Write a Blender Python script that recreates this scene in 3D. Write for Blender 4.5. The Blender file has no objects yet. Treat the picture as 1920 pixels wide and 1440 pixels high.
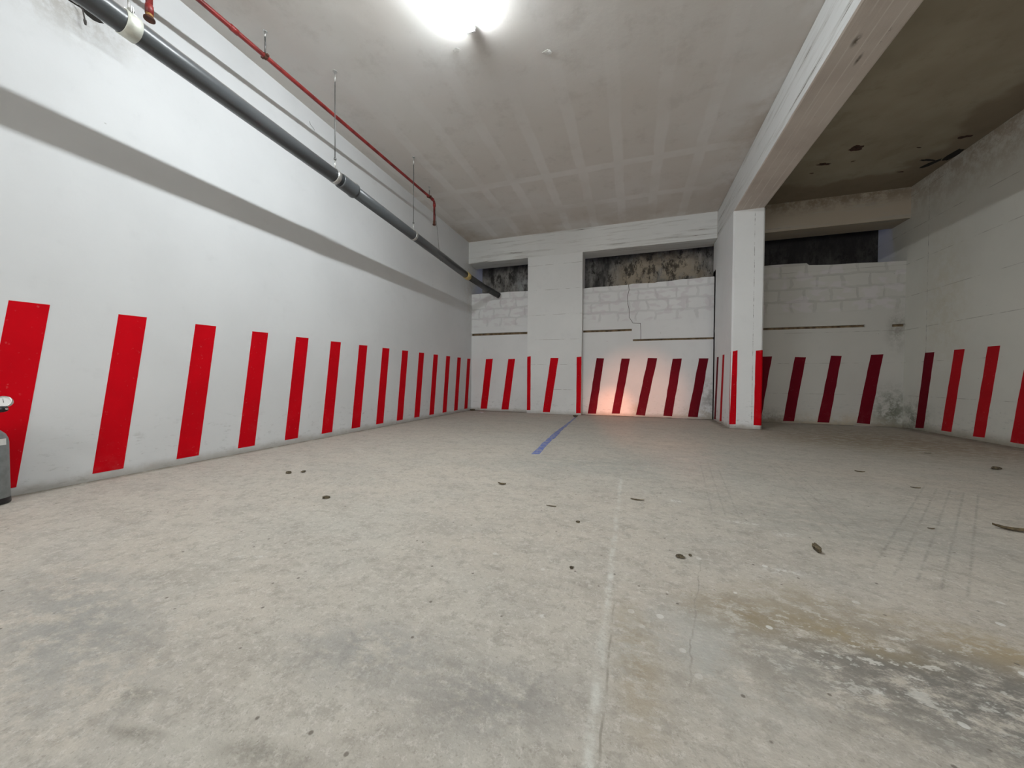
import bpy, bmesh, math, random
from mathutils import Vector, Matrix

# ------------------------------------------------------------------ camera, world, exposure
S = bpy.context.scene
COL = S.collection
F_PX, YAW, PITCH, ROLL = 669.8, math.radians(18.6076), math.radians(-0.8525), math.radians(0.4438)
cam_d = bpy.data.cameras.new('camera')
cam_d.sensor_fit = 'HORIZONTAL'; cam_d.sensor_width = 36.0
cam_d.lens = F_PX * 36.0 / 1920.0
cam_d.clip_start = 0.02; cam_d.clip_end = 100
cam = bpy.data.objects.new('camera', cam_d); COL.objects.link(cam)
r_ = Vector((math.cos(YAW), math.sin(YAW), 0))
f_ = Vector((-math.sin(YAW)*math.cos(PITCH), math.cos(YAW)*math.cos(PITCH), math.sin(PITCH)))
u_ = r_.cross(f_)
r2 = math.cos(ROLL)*r_ + math.sin(ROLL)*u_
u2 = -math.sin(ROLL)*r_ + math.cos(ROLL)*u_
m = Matrix((r2, u2, -f_)).transposed().to_4x4()
m.translation = Vector((3.3837, 0.0, 0.70))
cam.matrix_world = m
S.camera = cam

S.view_settings.view_transform = 'Standard'
S.view_settings.look = 'None'
S.view_settings.gamma = 1.0
S.view_settings.use_curve_mapping = False
S.view_settings.exposure = 0.07
S.cycles.max_bounces = 5
S.cycles.diffuse_bounces = 4
S.cycles.glossy_bounces = 2
S.cycles.use_adaptive_sampling = True
S.cycles.adaptive_threshold = 0.08
S.cycles.use_denoising = True
S.cycles.use_light_tree = False
S.cycles.sample_clamp_indirect = 4.0

W = bpy.data.worlds.new('world'); S.world = W; W.use_nodes = True
bg = W.node_tree.nodes['Background']
bg.inputs[0].default_value = (0.36, 0.45, 1.0, 1); bg.inputs[1].default_value = 1.6   # evening sky above the light well

TUBE_STRENGTH = 235.0
FILL_TUBE_STRENGTH = 175.0

# unseen fill light added behind the camera to lift the whole hall
rear_fill = bpy.data.lights.new('rear_fill_light', 'AREA'); rear_fill.shape = 'RECTANGLE'; rear_fill.size = 4.2; rear_fill.size_y = 2.7
rear_fill.energy = 165.0; rear_fill.color = (0.97, 0.985, 1.0)
rear_fill_o = bpy.data.objects.new('rear_fill_light', rear_fill); COL.objects.link(rear_fill_o)
rear_fill_o.location = (2.3, -5.9, 1.5); rear_fill_o.rotation_euler = (math.radians(90), 0, 0)

# warm red light of a pair of car lamps outside the picture, falling on the foot of the end wall
def car_lamp(loc, aim, watts, angle, col):
    sp = bpy.data.lights.new('car_lamp', 'SPOT'); sp.energy = watts; sp.color = col
    sp.spot_size = math.radians(angle); sp.spot_blend = 1.0; sp.shadow_soft_size = 0.04
    o = bpy.data.objects.new('car_lamp', sp); COL.objects.link(o); o.location = loc
    o.rotation_euler = (Vector(aim) - Vector(loc)).to_track_quat('-Z', 'Y').to_euler()
car_lamp((3.7, -0.6, 0.55), (3.02, 7.22, 0.10), 1500.0, 8.0, (1.0, 0.33, 0.17))
car_lamp((4.1, -0.6, 0.55), (3.45, 7.22, 0.30), 900.0, 17.0, (1.0, 0.42, 0.27))

# ------------------------------------------------------------------ dimensions (metres)
WX = 7.332; H = 3.635; YH = 7.05; YB = 7.22; YR = 7.12; ZH = 3.172; YS = 7.80
YN = -6.0                                     # end of the hall behind the camera
PX0, PX1, PY = 4.752, 5.148, 5.98             # pillar
BZ = 3.160                                    # beam underside

# ------------------------------------------------------------------ node helpers
class NT:
    def __init__(s, name, rough=0.85, metallic=0.0, spec=0.3):
        s.m = bpy.data.materials.new(name); s.m.use_nodes = True
        s.t = s.m.node_tree; s.b = s.t.nodes['Principled BSDF']
        s.b.inputs['Roughness'].default_value = rough
        s.b.inputs['Metallic'].default_value = metallic
        s.b.inputs['Specular IOR Level'].default_value = spec
        s.co = s.n('ShaderNodeTexCoord').outputs['Object']
        s.sep = s.n('ShaderNodeSeparateXYZ'); s.l(s.co, s.sep.inputs[0])
        s.X, s.Y, s.Z = s.sep.outputs
    def n(s, k): return s.t.nodes.new(k)
    def l(s, a, b): s.t.links.new(a, b)
    def put(s, sock, v):
        if hasattr(v, 'is_output'): s.l(v, sock)
        elif isinstance(v, (tuple, list)) and len(v) == 3 and sock.type == 'RGBA': sock.default_value = (*v, 1)
        else: sock.default_value = v
    def math(s, op, a, b=0.0, c=None, clamp=False):
        q = s.n('ShaderNodeMath'); q.operation = op; q.use_clamp = clamp
        s.put(q.inputs[0], a); s.put(q.inputs[1], b)
        if c is not None: s.put(q.inputs[2], c)
        return q.outputs[0]
    def mix(s, f, a, b, mode='MIX'):
        q = s.n('ShaderNodeMix'); q.data_type = 'RGBA'; q.blend_type = mode
        s.put(q.inputs[0], f); s.put(q.inputs[6], a); s.put(q.inputs[7], b)
        return q.outputs[2]
    def map(s, scale=(1, 1, 1), rot=(0, 0, 0), loc=(0, 0, 0), src=None):
        q = s.n('ShaderNodeMapping'); s.l(src or s.co, q.inputs[0])
        q.inputs[1].default_value = loc; q.inputs[2].default_value = rot; q.inputs[3].default_value = scale
        return q.outputs[0]
    def noise(s, scale, detail=4, rough=0.55, vec=None, dist=0.0):
        key = (scale, detail, rough, vec.node.name if vec is not None else '', dist)
        cache = s.__dict__.setdefault('cache', {})
        if key not in cache: cache[key] = s._noise(scale, min(detail, 6 if scale < 10 else 4), rough, vec, dist)
        return cache[key]
    def _noise(s, scale, detail, rough, vec, dist):
        q = s.n('ShaderNodeTexNoise'); s.l(vec or s.co, q.inputs['Vector'])
        q.inputs['Scale'].default_value = scale; q.inputs['Detail'].default_value = detail
        q.inputs['Roughness'].default_value = rough; q.inputs['Distortion'].default_value = dist
        return q.outputs[0]
    def voro(s, scale, vec=None, feat='F1', rnd=1.0):
        q = s.n('ShaderNodeTexVoronoi'); q.feature = feat; s.l(vec or s.co, q.inputs['Vector'])
        q.inputs['Scale'].default_value = scale; q.inputs['Randomness'].default_value = rnd
        return q
    def step(s, v, lo, hi, a=0.0, b=1.0):
        q = s.n('ShaderNodeMapRange'); q.interpolation_type = 'SMOOTHSTEP'
        s.put(q.inputs[0], v)
        for i, x in enumerate((lo, hi, a, b)): q.inputs[i+1].default_value = x
        return q.outputs[0]
    def mul(s, *v):
        o = v[0]
        for w in v[1:]: o = s.math('MULTIPLY', o, w)
        return o
    def blob(s, cx, cy, rx, ry, ang=0.0, ax='XY', soft=1.0):
        """1 inside an ellipse, fading to 0 at its rim"""
        a = {'X': s.X, 'Y': s.Y, 'Z': s.Z}
        dx = s.math('SUBTRACT', a[ax[0]], cx); dy = s.math('SUBTRACT', a[ax[1]], cy)
        c, n_ = math.cos(ang), math.sin(ang)
        u = s.math('ADD', s.mul(dx, c/rx), s.mul(dy, n_/rx)); v = s.math('ADD', s.mul(dx, -n_/ry), s.mul(dy, c/ry))
        d = s.math('SQRT', s.math('ADD', s.mul(u, u), s.mul(v, v)))
        return s.step(d, 1.0 - soft, 1.0, 1.0, 0.0)
    def line(s, x0, y0, x1, y1, w, ax='XY', soft=0.5):
        """1 along a straight segment of half width w"""
        a = {'X': s.X, 'Y': s.Y, 'Z': s.Z}
        L = math.hypot(x1-x0, y1-y0); c, n_ = (x1-x0)/L, (y1-y0)/L
        dx = s.math('SUBTRACT', a[ax[0]], x0); dy = s.math('SUBTRACT', a[ax[1]], y0)
        u = s.math('ADD', s.mul(dx, c), s.mul(dy, n_)); v = s.math('ABSOLUTE', s.math('ADD', s.mul(dx, -n_), s.mul(dy, c)))
        e = s.math('ABSOLUTE', s.math('SUBTRACT', u, L/2))
        return s.mul(s.step(v, w*(1-soft), w, 1.0, 0.0), s.step(e, L/2-0.02, L/2, 1.0, 0.0))
    def grid(s, axis, period, w, off=0.0):
        """1 on thin lines repeated along an axis"""
        a = {'X': s.X, 'Y': s.Y, 'Z': s.Z}[axis]
        f = s.math('FRACT', s.math('DIVIDE', s.math('SUBTRACT', a, off - period*50), period))
        d = s.math('MULTIPLY', s.math('SUBTRACT', 0.5, s.math('ABSOLUTE', s.math('SUBTRACT', f, 0.5))), period)
        return s.step(d, w*0.4, w, 1.0, 0.0)
    def color(s, c): s.put(s.b.inputs['Base Color'], c)
    def bump(s, h, dist=0.002, strength=1.0):
        q = s.n('ShaderNodeBump'); s.put(q.inputs['Height'], h)
        q.inputs['Distance'].default_value = dist; q.inputs['Strength'].default_value = strength
        s.l(q.outputs[0], s.b.inputs['Normal'])

def plain(name, col, rough=0.6, metallic=0.0, spec=0.4, var=0.12, vs=30):
    t = NT(name, rough, metallic, spec)
    t.color(t.mix(t.step(t.noise(vs), 0.3, 0.7), tuple(c*(1-var) for c in col), tuple(min(1, c*(1+var)) for c in col)))
    return t.m

# ------------------------------------------------------------------ wall paints
def white_wall(name, base=(0.78, 0.79, 0.785), dirt=0.3, form=False, boards=None, blocks=False, warm=None, vjoint=None, footz=0.10):
    t = NT(name, 0.75, spec=0.25)
    c = t.mix(t.step(t.noise(1.1, 5), 0.3, 0.72), tuple(b*0.93 for b in base), base)
    c = t.mix(t.mul(t.step(t.noise(6, 6, 0.65), 0.55, 0.75), 0.25), c, tuple(b*0.82 for b in base))
    h = t.mul(t.noise(14, 6, 0.6), 0.6)
    if boards:                                                     # board-marked concrete: thin broken lines, ragged grain
        st = t.map({'X': (0.30, 4, 6), 'Y': (6, 0.30, 6), 'Z': (6, 6, 0.4)}[boards])
        g = t.noise(3, 6, 0.7, vec=st)
        c = t.mix(t.mul(t.step(g, 0.50, 0.62), 0.45), c, (0.42, 0.41, 0.38))
        c = t.mix(t.mul(t.step(g, 0.635, 0.68), 0.85), c, (0.16, 0.15, 0.13))
        h = t.math('ADD', h, t.mul(g, 1.5))
    if form:                                                       # joints of the half-metre formwork panels
        br = t.step(t.noise(5, 3), 0.42, 0.60)
        k = t.mul(t.grid('Z', 0.5, 0.006, -0.01), br)
        c = t.mix(t.mul(k, 0.55), c, (0.25, 0.23, 0.20))
    if vjoint is not None:
        a = t.X if vjoint[0] == 'X' else t.Y
        d = t.math('ABSOLUTE', t.math('SUBTRACT', t.math('ADD', a, t.mul(t.noise(2, 2), 0.01)), vjoint[1]))
        k = t.mul(t.step(d, 0.001, 0.005, 1, 0), t.step(t.noise(14, 5, 0.8), 0.40, 0.66), t.step(t.Z, vjoint[2], vjoint[2]+0.1))
        c = t.mix(t.mul(k, 0.9), c, (0.07, 0.06, 0.05))
    if blocks:                                                     # whitewashed blocks, 33 x 21 cm, with smeared joints
        w = t.n('ShaderNodeVectorMath'); w.operation = 'ADD'
        cmb = t.n('ShaderNodeCombineXYZ'); t.l(t.X, cmb.inputs[0]); t.l(t.Z, cmb.inputs[1])
        nn = t.n('ShaderNodeTexNoise'); nn.inputs['Scale'].default_value = 4.0; nn.inputs['Detail'].default_value = 2; t.l(cmb.outputs[0], nn.inputs['Vector'])
        sc = t.n('ShaderNodeVectorMath'); sc.operation = 'MULTIPLY_ADD'
        t.l(nn.outputs[1], sc.inputs[0]); sc.inputs[1].default_value = (0.16, 0.07, 0); sc.inputs[2].default_value = (-0.08, -0.035+0.045, 0)
        t.l(cmb.outputs[0], w.inputs[0]); t.l(sc.outputs[0], w.inputs[1])
        bk = t.n('ShaderNodeTexBrick'); t.l(w.outputs[0], bk.inputs['Vector'])
        bk.inputs['Scale'].default_value = 1.0; bk.inputs['Brick Width'].default_value = 0.345; bk.inputs['Row Height'].default_value = 0.205
        bk.inputs['Mortar Size'].default_value = 0.024; bk.inputs['Mortar Smooth'].default_value = 0.6; bk.offset = 0.45
        mort = bk.outputs['Fac']
        up = t.step(t.Z, 1.80, 1.86)
        k = t.mul(mort, up, t.step(t.noise(3, 3), 0.25, 0.55, 0.55, 1.0))
        c = t.mix(t.mul(k, 0.85), c, tuple(x*0.80 for x in base))
        bcol = t.step(t.noise(4.0, 1, vec=t.map((1.2, 1, 2.2))), 0.52, 0.62)
        c = t.mix(t.mul(bcol, up, 0.5), c, (0.60, 0.56, 0.58))
        h = t.math('SUBTRACT', h, t.mul(mort, up, 1.6))
    # knocks and scuffs
    sp_ = t.voro(5.0, rnd=1.0, vec=t.map((1, 1, 1.4))).outputs['Distance']
    k = t.mul(t.step(sp_, 0.02, 0.05, 1, 0), t.step(t.noise(2.3, 2), 0.5, 0.6), dirt*1.6)
    c = t.mix(k, c, (0.22, 0.20, 0.18))
    low = t.step(t.Z, 0.12, 0.55, 1, 0)
    scuff = t.step(t.noise(9, 8, 0.72, vec=t.map((1, 1, 2.6))), 0.54, 0.68)
    c = t.mix(t.mul(low, scuff, min(1, dirt*1.5)), c, (0.36, 0.37, 0.36))
    foot = t.math('ADD', t.Z, t.mul(t.noise(5, 5, 0.7), 0.10))
    c = t.mix(t.mul(t.step(foot, 0.05, footz+0.04, 1, 0), 0.75*min(1, dirt*2.2)), c, (0.25, 0.21, 0.15))
    if warm:                                                       # ochre damp and dirt in the corners
        for (ax, cx, cy, rx, ry, st_, col) in warm:
            k = t.mul(t.blob(cx, cy, rx, ry, 0, ax), t.step(t.noise(6.0, 8, 0.78), 0.38, 0.60), st_)
            c = t.mix(k, c, col)
    t.color(c); t.bump(h, 0.003, 0.6)
    return t.m

OCH = (0.46, 0.39, 0.28); DIRT = (0.16, 0.14, 0.11); MOSS = (0.13, 0.14, 0.10)
M = {}
M['wall_left'] = white_wall('white wall paint', (0.70, 0.712, 0.72), 0.32, warm=[('YZ', 1.2, 3.15, 0.6, 0.45, 0.75, (0.30, 0.27, 0.22)), ('YZ', 7.1, 2.6, 0.5, 1.4, 0.35, (0.45, 0.40, 0.32))])
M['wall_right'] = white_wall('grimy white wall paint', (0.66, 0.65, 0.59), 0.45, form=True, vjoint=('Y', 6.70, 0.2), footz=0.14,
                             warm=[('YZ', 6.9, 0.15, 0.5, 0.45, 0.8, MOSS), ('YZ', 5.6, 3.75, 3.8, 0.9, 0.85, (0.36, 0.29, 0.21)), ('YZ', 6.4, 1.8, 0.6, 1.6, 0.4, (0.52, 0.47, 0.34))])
M['header'] = white_wall('board-marked white concrete', (0.74, 0.75, 0.735), 0.3, boards='X', warm=[('XZ', 6.4, 3.5, 1.4, 0.5, 0.9, (0.40, 0.31, 0.20))])
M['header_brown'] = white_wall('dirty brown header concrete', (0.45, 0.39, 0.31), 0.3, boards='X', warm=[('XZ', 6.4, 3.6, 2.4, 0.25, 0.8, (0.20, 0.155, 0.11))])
M['pier'] = white_wall('white pier paint', (0.77, 0.78, 0.77), 0.25, form=True)
M['block'] = white_wall('whitewashed blockwork', (0.75, 0.755, 0.75), 0.35, form=False, blocks=True,
                        warm=[('XZ', 3.5, 0.10, 0.22, 0.22, 0.7, OCH), ('XZ', 4.7, 0.3, 0.25, 0.7, 0.6, DIRT), ('XZ', 4.5, 0.05, 0.6, 0.22, 0.6, OCH)])
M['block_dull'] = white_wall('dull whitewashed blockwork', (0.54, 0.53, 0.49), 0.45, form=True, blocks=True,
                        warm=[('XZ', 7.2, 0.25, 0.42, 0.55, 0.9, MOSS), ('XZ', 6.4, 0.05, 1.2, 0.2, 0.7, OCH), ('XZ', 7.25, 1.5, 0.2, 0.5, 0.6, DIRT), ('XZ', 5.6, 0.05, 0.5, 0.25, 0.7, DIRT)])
M['pillar'] = white_wall('chipped white pillar paint', (0.80, 0.815, 0.815), 0.4, form=False, vjoint=('X', 5.026, 0.0))
M['beam'] = white_wall('beam side paint', (0.72, 0.73, 0.72), 0.3, boards='Y')

def beam_soffit():
    t = NT('beam underside concrete', 0.85)
    g = t.noise(3, 6, 0.7, vec=t.map((16, 0.35, 1)))
    c = t.mix(t.step(t.noise(1.5, 4), 0.3, 0.7), (0.54, 0.48, 0.43), (0.66, 0.60, 0.54))
    c = t.mix(t.mul(t.step(g, 0.55, 0.7), 0.4), c, (0.80, 0.75, 0.69))
    for x in (4.86, 4.95, 5.05):
        k = t.mul(t.line(x, -6, x, 5.98, 0.006), t.step(t.noise(2.5, 3), 0.40, 0.55))
        c = t.mix(t.mul(k, 0.8), c, (0.72, 0.68, 0.62))
        k = t.mul(t.line(x+0.012, -6, x+0.012, 5.98, 0.007), t.step(t.noise(5.0, 6, 0.8), 0.59, 0.68))
        c = t.mix(t.mul(k, 0.8), c, (0.14, 0.12, 0.10))
    k = t.mul(t.blob(4.885, 3.27, 0.035, 0.075), t.step(t.noise(25, 4), 0.3, 0.5))
    c = t.mix(k, c, (0.13, 0.11, 0.085))
    k = t.mul(t.blob(4.99, 3.46, 0.02, 0.08), t.step(t.noise(25, 4), 0.3, 0.5))
    c = t.mix(k, c, (0.13, 0.11, 0.085))
    t.color(c); t.bump(g, 0.004, 0.7); return t.m
M['soffit'] = beam_soffit()

def ceiling_mat():
    t = NT('plastered ceiling slab', 0.9, spec=0.15)
    c = t.mix(t.step(t.noise(0.7, 4), 0.33, 0.68), (0.69, 0.66, 0.62), (0.73, 0.715, 0.69))
    c = t.mix(t.mul(t.step(t.noise(3.5, 6, 0.7), 0.5, 0.7), 0.25), c, (0.44, 0.41, 0.37))
    wob = t.mul(t.math('SUBTRACT', t.noise(2.0, 4, 0.6), 0.5), 0.07)
    def bands(axis, period, off, w):
        a = {'X': t.X, 'Y': t.Y}[axis]
        a = t.math('ADD', a, wob)
        f = t.math('FRACT', t.math('DIVIDE', t.math('ADD', a, period*50 - off), period))
        d = t.math('MULTIPLY', t.math('SUBTRACT', 0.5, t.math('ABSOLUTE', t.math('SUBTRACT', f, 0.5))), period)
        return t.step(d, w*0.62, w, 1.0, 0.0)
    far = t.step(t.Y, 2.6, 5.6, 0.15, 1.0); fary = t.step(t.Y, 4.3, 4.9)
    side = t.step(t.X, 4.3, 4.6, 1.0, 0.25)
    br = t.step(t.noise(1.6, 3), 0.30, 0.58, 0.25, 1.0)
    k = t.math('MAXIMUM', t.mul(bands('X', 0.5, 0.17, 0.08), far), t.mul(bands('Y', 1.0, 0.10, 0.085), fary))
    c = t.mix(t.mul(k, side, br, 0.55), c, (0.83, 0.825, 0.81))
    # ochre damp near the end wall and the beam
    k = t.mul(t.step(t.Y, 5.3, 7.2), t.step(t.noise(1.2, 4), 0.35, 0.62), 0.5)
    c = t.mix(k, c, (0.47, 0.39, 0.31))
    k = t.mul(t.blob(4.75, 5.0, 0.5, 3.0), t.step(t.noise(1.3, 5, 0.65), 0.38, 0.62), 0.55)
    c = t.mix(k, c, (0.42, 0.34, 0.26))
    k = t.mul(t.blob(0.0, 7.0, 0.8, 1.6), t.step(t.noise(2.0, 5, 0.65), 0.35, 0.6), 0.5)
    c = t.mix(k, c, (0.44, 0.36, 0.27))
    # the aisle beyond the beam: darker, browner slab colour
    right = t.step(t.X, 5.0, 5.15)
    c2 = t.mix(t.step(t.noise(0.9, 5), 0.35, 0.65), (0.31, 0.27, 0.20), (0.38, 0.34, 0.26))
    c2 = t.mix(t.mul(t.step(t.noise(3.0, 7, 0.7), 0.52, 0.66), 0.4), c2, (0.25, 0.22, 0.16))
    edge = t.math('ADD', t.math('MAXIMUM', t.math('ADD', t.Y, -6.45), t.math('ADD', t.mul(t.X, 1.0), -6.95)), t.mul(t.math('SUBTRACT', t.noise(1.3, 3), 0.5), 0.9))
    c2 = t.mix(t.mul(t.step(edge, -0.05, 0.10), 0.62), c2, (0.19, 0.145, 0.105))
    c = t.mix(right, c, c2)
    t.color(c)
    t.bump(t.math('ADD', t.noise(10, 6, 0.6), t.mul(t.noise(1.5, 2), 3)), 0.004, 0.5)
    return t.m
M['ceiling'] = ceiling_mat()

def floor_mat():
    t = NT('worn concrete floor', 0.72, spec=0.3)
    big = t.step(t.noise(0.55, 5, 0.6, dist=0.6), 0.34, 0.66)
    st = t.map((1.0, 1.5, 1), rot=(0, 0, math.radians(-12)))
    c = t.mix(big, (0.490, 0.443, 0.378), (0.468, 0.443, 0.388))
    c = t.mix(t.mul(t.step(t.noise(1.6, 6, 0.65, vec=st), 0.45, 0.72), 0.55), c, (0.385, 0.370, 0.330))
    c = t.mix(t.mul(t.step(t.noise(2.4, 7, 0.70, vec=st, dist=0.4), 0.50, 0.72), 0.55), c, (0.555, 0.510, 0.445))
    c = t.mix(t.mul(t.step(t.noise(4.0, 9, 0.80, vec=st), 0.47, 0.64), 0.50), c, (0.345, 0.315, 0.27))
    c = t.mix(t.mul(t.step(t.noise(15, 10, 0.85), 0.48, 0.64), 0.55), c, (0.30, 0.275, 0.235))
    c = t.mix(t.mul(t.step(t.noise(42, 8, 0.85), 0.52, 0.62), 0.50), c, (0.62, 0.585, 0.53))
    c = t.mix(t.mul(t.step(t.noise(110, 4, 0.7), 0.56, 0.68), 0.50), c, (0.23, 0.205, 0.17))
    # grey greasy patches, and wide brown darkening beyond the pillar
    for (x, y, rx, ry, a, s_, col) in [
        (1.9, 0.55, 0.9, 0.28, -0.25, 0.65, (0.25, 0.255, 0.245)),
        (2.75, 0.75, 0.35, 0.18, 0.2, 0.6, (0.25, 0.25, 0.24)),
        (3.1, 0.72, 0.35, 0.15, 0.3, 0.7, (0.25, 0.24, 0.225)),
        (3.0, 2.95, 1.1, 0.45, 0.1, 0.45, (0.30, 0.31, 0.285)),
        (3.9, 3.4, 1.2, 0.9, 0.1, 0.35, (0.31, 0.32, 0.30)),
        (4.3, 2.2, 0.8, 0.5, 0.3, 0.45, (0.28, 0.28, 0.25)),
        (4.05, 1.13, 0.75, 0.30, 0.05, 1.0, (0.20, 0.185, 0.16)),
        (4.25, 1.02, 0.7, 0.26, 0.1, 0.9, (0.17, 0.165, 0.15)),
        (3.70, 1.22, 0.25, 0.16, 0.0, 0.9, (0.29, 0.235, 0.15)),
        (3.95, 1.22, 0.25, 0.10, -0.3, 0.9, (0.33, 0.27, 0.17)),
        (3.40, 0.95, 0.09, 0.35, 0.1, 0.8, (0.33, 0.27, 0.18)),
        (4.85, 1.45, 0.5, 0.18, 0.2, 0.7, (0.21, 0.19, 0.155)),
        (6.3, 5.6, 2.3, 2.3, 0.0, 0.75, (0.25, 0.205, 0.14)),
        (6.1, 5.2, 1.9, 0.9, 0.0, 0.7, (0.27, 0.225, 0.155)),
        (3.9, 1.35, 0.30, 0.18, 0.0, 0.7, (0.33, 0.28, 0.20)), (4.3, 1.28, 0.35, 0.14, -0.2, 0.8, (0.36, 0.29, 0.18)), (4.5, 1.15, 0.35, 0.13, -0.2, 0.8, (0.24, 0.19, 0.13)), (3.62, 0.95, 0.35, 0.3, 0, 0.4, (0.30, 0.28, 0.24)),
        (2.75, 0.47, 0.16, 0.04, 0.2, 0.6, (0.17, 0.16, 0.13)),
        (2.35, 0.47, 0.12, 0.03, 0.25, 0.6, (0.16, 0.15, 0.12)),
        (2.47, 0.42, 0.10, 0.02, 0.2, 0.6, (0.16, 0.15, 0.12))]:
        k = t.mul(t.blob(x, y, rx, ry, a), t.step(t.noise(9.0, 10, 0.80, vec=st), 0.38, 0.56), s_)
        c = t.mix(k, c, col)
    # whitish wash around the oil stain
    k = t.mul(t.blob(4.0, 1.15, 0.75, 0.4), t.step(t.noise(14, 8, 0.78, vec=st), 0.55, 0.62), 0.8)
    c = t.mix(k, c, (0.62, 0.60, 0.55))
    k = t.mul(t.blob(3.55, 1.0, 0.35, 0.35), t.step(t.noise(4, 6, 0.7), 0.42, 0.6), 0.6)
    c = t.mix(k, c, (0.43, 0.43, 0.40))
    # drops of white paint
    v = t.voro(11.0, rnd=1.0)
    spots = t.mul(t.step(t.math('ADD', v.outputs['Distance'], t.mul(t.noise(40, 3), 0.06)), 0.13, 0.16, 1, 0), t.step(t.noise(3.1, 2), 0.40, 0.50))
    zone = t.math('MAXIMUM', t.blob(4.1, 1.25, 0.95, 0.6, soft=0.5), t.mul(t.blob(2.95, 1.3, 0.35, 0.3, soft=0.6), 0.5))
    c = t.mix(t.mul(spots, zone, 0.8), c, (0.70, 0.69, 0.65))
    for (x, y, rx, ry, a) in [(3.92, 1.55, 0.10, 0.028, 0.1), (4.43, 1.68, 0.045, 0.012, -0.3), (4.33, 1.20, 0.035, 0.02, 0), (3.92, 1.02, 0.014, 0.012, 0), (3.14, 1.02, 0.013, 0.011, 0),
                              (4.02, 0.99, 0.014, 0.01, 0), (2.98, 3.09, 0.05, 0.02, 0), (3.63, 2.25, 0.06, 0.03, 0), (1.95, 0.97, 0.03, 0.015, 0.4), (2.02, 1.0, 0.03, 0.01, 0.3), (3.9, 2.02, 0.14, 0.02, 0), (4.05, 1.93, 0.07, 0.03, 0.4)]:
        k = t.mul(t.blob(x, y, rx*1.15, ry*1.3, a, soft=0.9), t.step(t.noise(38, 6, 0.75), 0.44, 0.58))
        c = t.mix(t.mul(k, 0.75), c, (0.68, 0.67, 0.63))
    # day joint with a cement line, running towards the end wall
    wob = t.mul(t.math('SUBTRACT', t.noise(4, 4), 0.5), 0.03)
    d = t.math('ABSOLUTE', t.math('ADD', t.math('SUBTRACT', t.X, 3.317), wob))
    yy = t.mul(t.step(t.Y, 2.55, 2.75, 1, 0), t.step(t.noise(9, 7, 0.8), 0.38, 0.62), t.step(t.noise(1.7, 2), 0.3, 0.6, 0.45, 1.0))
    c = t.mix(t.mul(t.step(d, 0.003, 0.017, 1, 0), yy, 0.75), c, (0.66, 0.66, 0.61))
    d2 = t.math('ABSOLUTE', t.math('ADD', t.math('SUBTRACT', t.X, 3.337), wob))
    c = t.mix(t.mul(t.step(d2, 0.001, 0.004, 1, 0), t.step(t.Y, 1.0, 1.3, 1, 0), t.step(t.noise(12, 4), 0.4, 0.6), 0.6), c, (0.22, 0.20, 0.16))
    # hairline cracks beside it
    wc = t.mul(t.math('SUBTRACT', t.noise(7, 4), 0.5), 0.05)
    dc = t.math('ABSOLUTE', t.math('ADD', t.math('SUBTRACT', t.math('SUBTRACT', t.X, 3.555), t.mul(t.math('SUBTRACT', t.Y, 1.1), 0.20)), wc))
    k = t.mul(t.step(dc, 0.0008, 0.0035, 1, 0), t.step(t.Y, 0.85, 0.9), t.step(t.Y, 1.45, 1.6, 1, 0))
    c = t.mix(t.mul(k, t.step(t.noise(10, 5, 0.7), 0.35, 0.6), 0.5), c, (0.22, 0.20, 0.17))
    # tyre tracks
    def track(x0, y0, x1, y1, gap, n, fade):
        nonlocal c
        L = math.hypot(x1-x0, y1-y0); nx, ny = -(y1-y0)/L, (x1-x0)/L
        for i in range(n):
            o = (i-(n-1)/2)*gap
            k = t.mul(t.line(x0+nx*o, y0+ny*o, x1+nx*o, y1+ny*o, 0.0085, soft=1.0), t.step(t.noise(34, 4, 0.7), 0.38, 0.55), t.step(t.noise(3.0, 2), 0.30, 0.5, 0.3, 1.0), fade)
            c = t.mix(k, c, (0.17, 0.16, 0.14))
    track(5.35, 3.10, 4.33, 1.62, 0.055, 5, 0.38)
    track(4.00, 3.4, 3.85, 2.1, 0.06, 3, 0.3)
    track(4.55, 3.6, 4.35, 2.0, 0.06, 3, 0.25)
    track(2.35, 3.9, 2.2, 5.2, 0.05, 3, 0.3)
    # dirt swept against the walls
    near = t.math('MAXIMUM', t.step(t.X, 0.01, 0.09, 1, 0), t.step(t.Y, 6.9, 7.15))
    near = t.math('MAXIMUM', near, t.step(t.X, 7.02, 7.3))
    near = t.math('MAXIMUM', near, t.mul(t.step(t.X, 4.6, 4.72), t.step(t.X, 5.18, 5.32, 1, 0), t.step(t.Y, 5.84, 5.95)))
    c = t.mix(t.mul(near, t.step(t.noise(9, 6, 0.7), 0.30, 0.55), 0.8), c, (0.15, 0.13, 0.10))
    # grit: small dark specks
    v2 = t.voro(16.0)
    k = t.mul(t.step(v2.outputs['Distance'], 0.05, 0.10, 1, 0), t.step(t.noise(5, 3), 0.46, 0.54), 0.8)
    c = t.mix(k, c, (0.13, 0.11, 0.09))
    t.color(c)
    t.b.inputs['Roughness'].default_value = 0.7
    t.bump(t.math('ADD', t.noise(20, 8, 0.7), t.mul(t.noise(2.5, 3), 2.5)), 0.005, 0.7)
    return t.m
M['floor'] = floor_mat()

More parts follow.
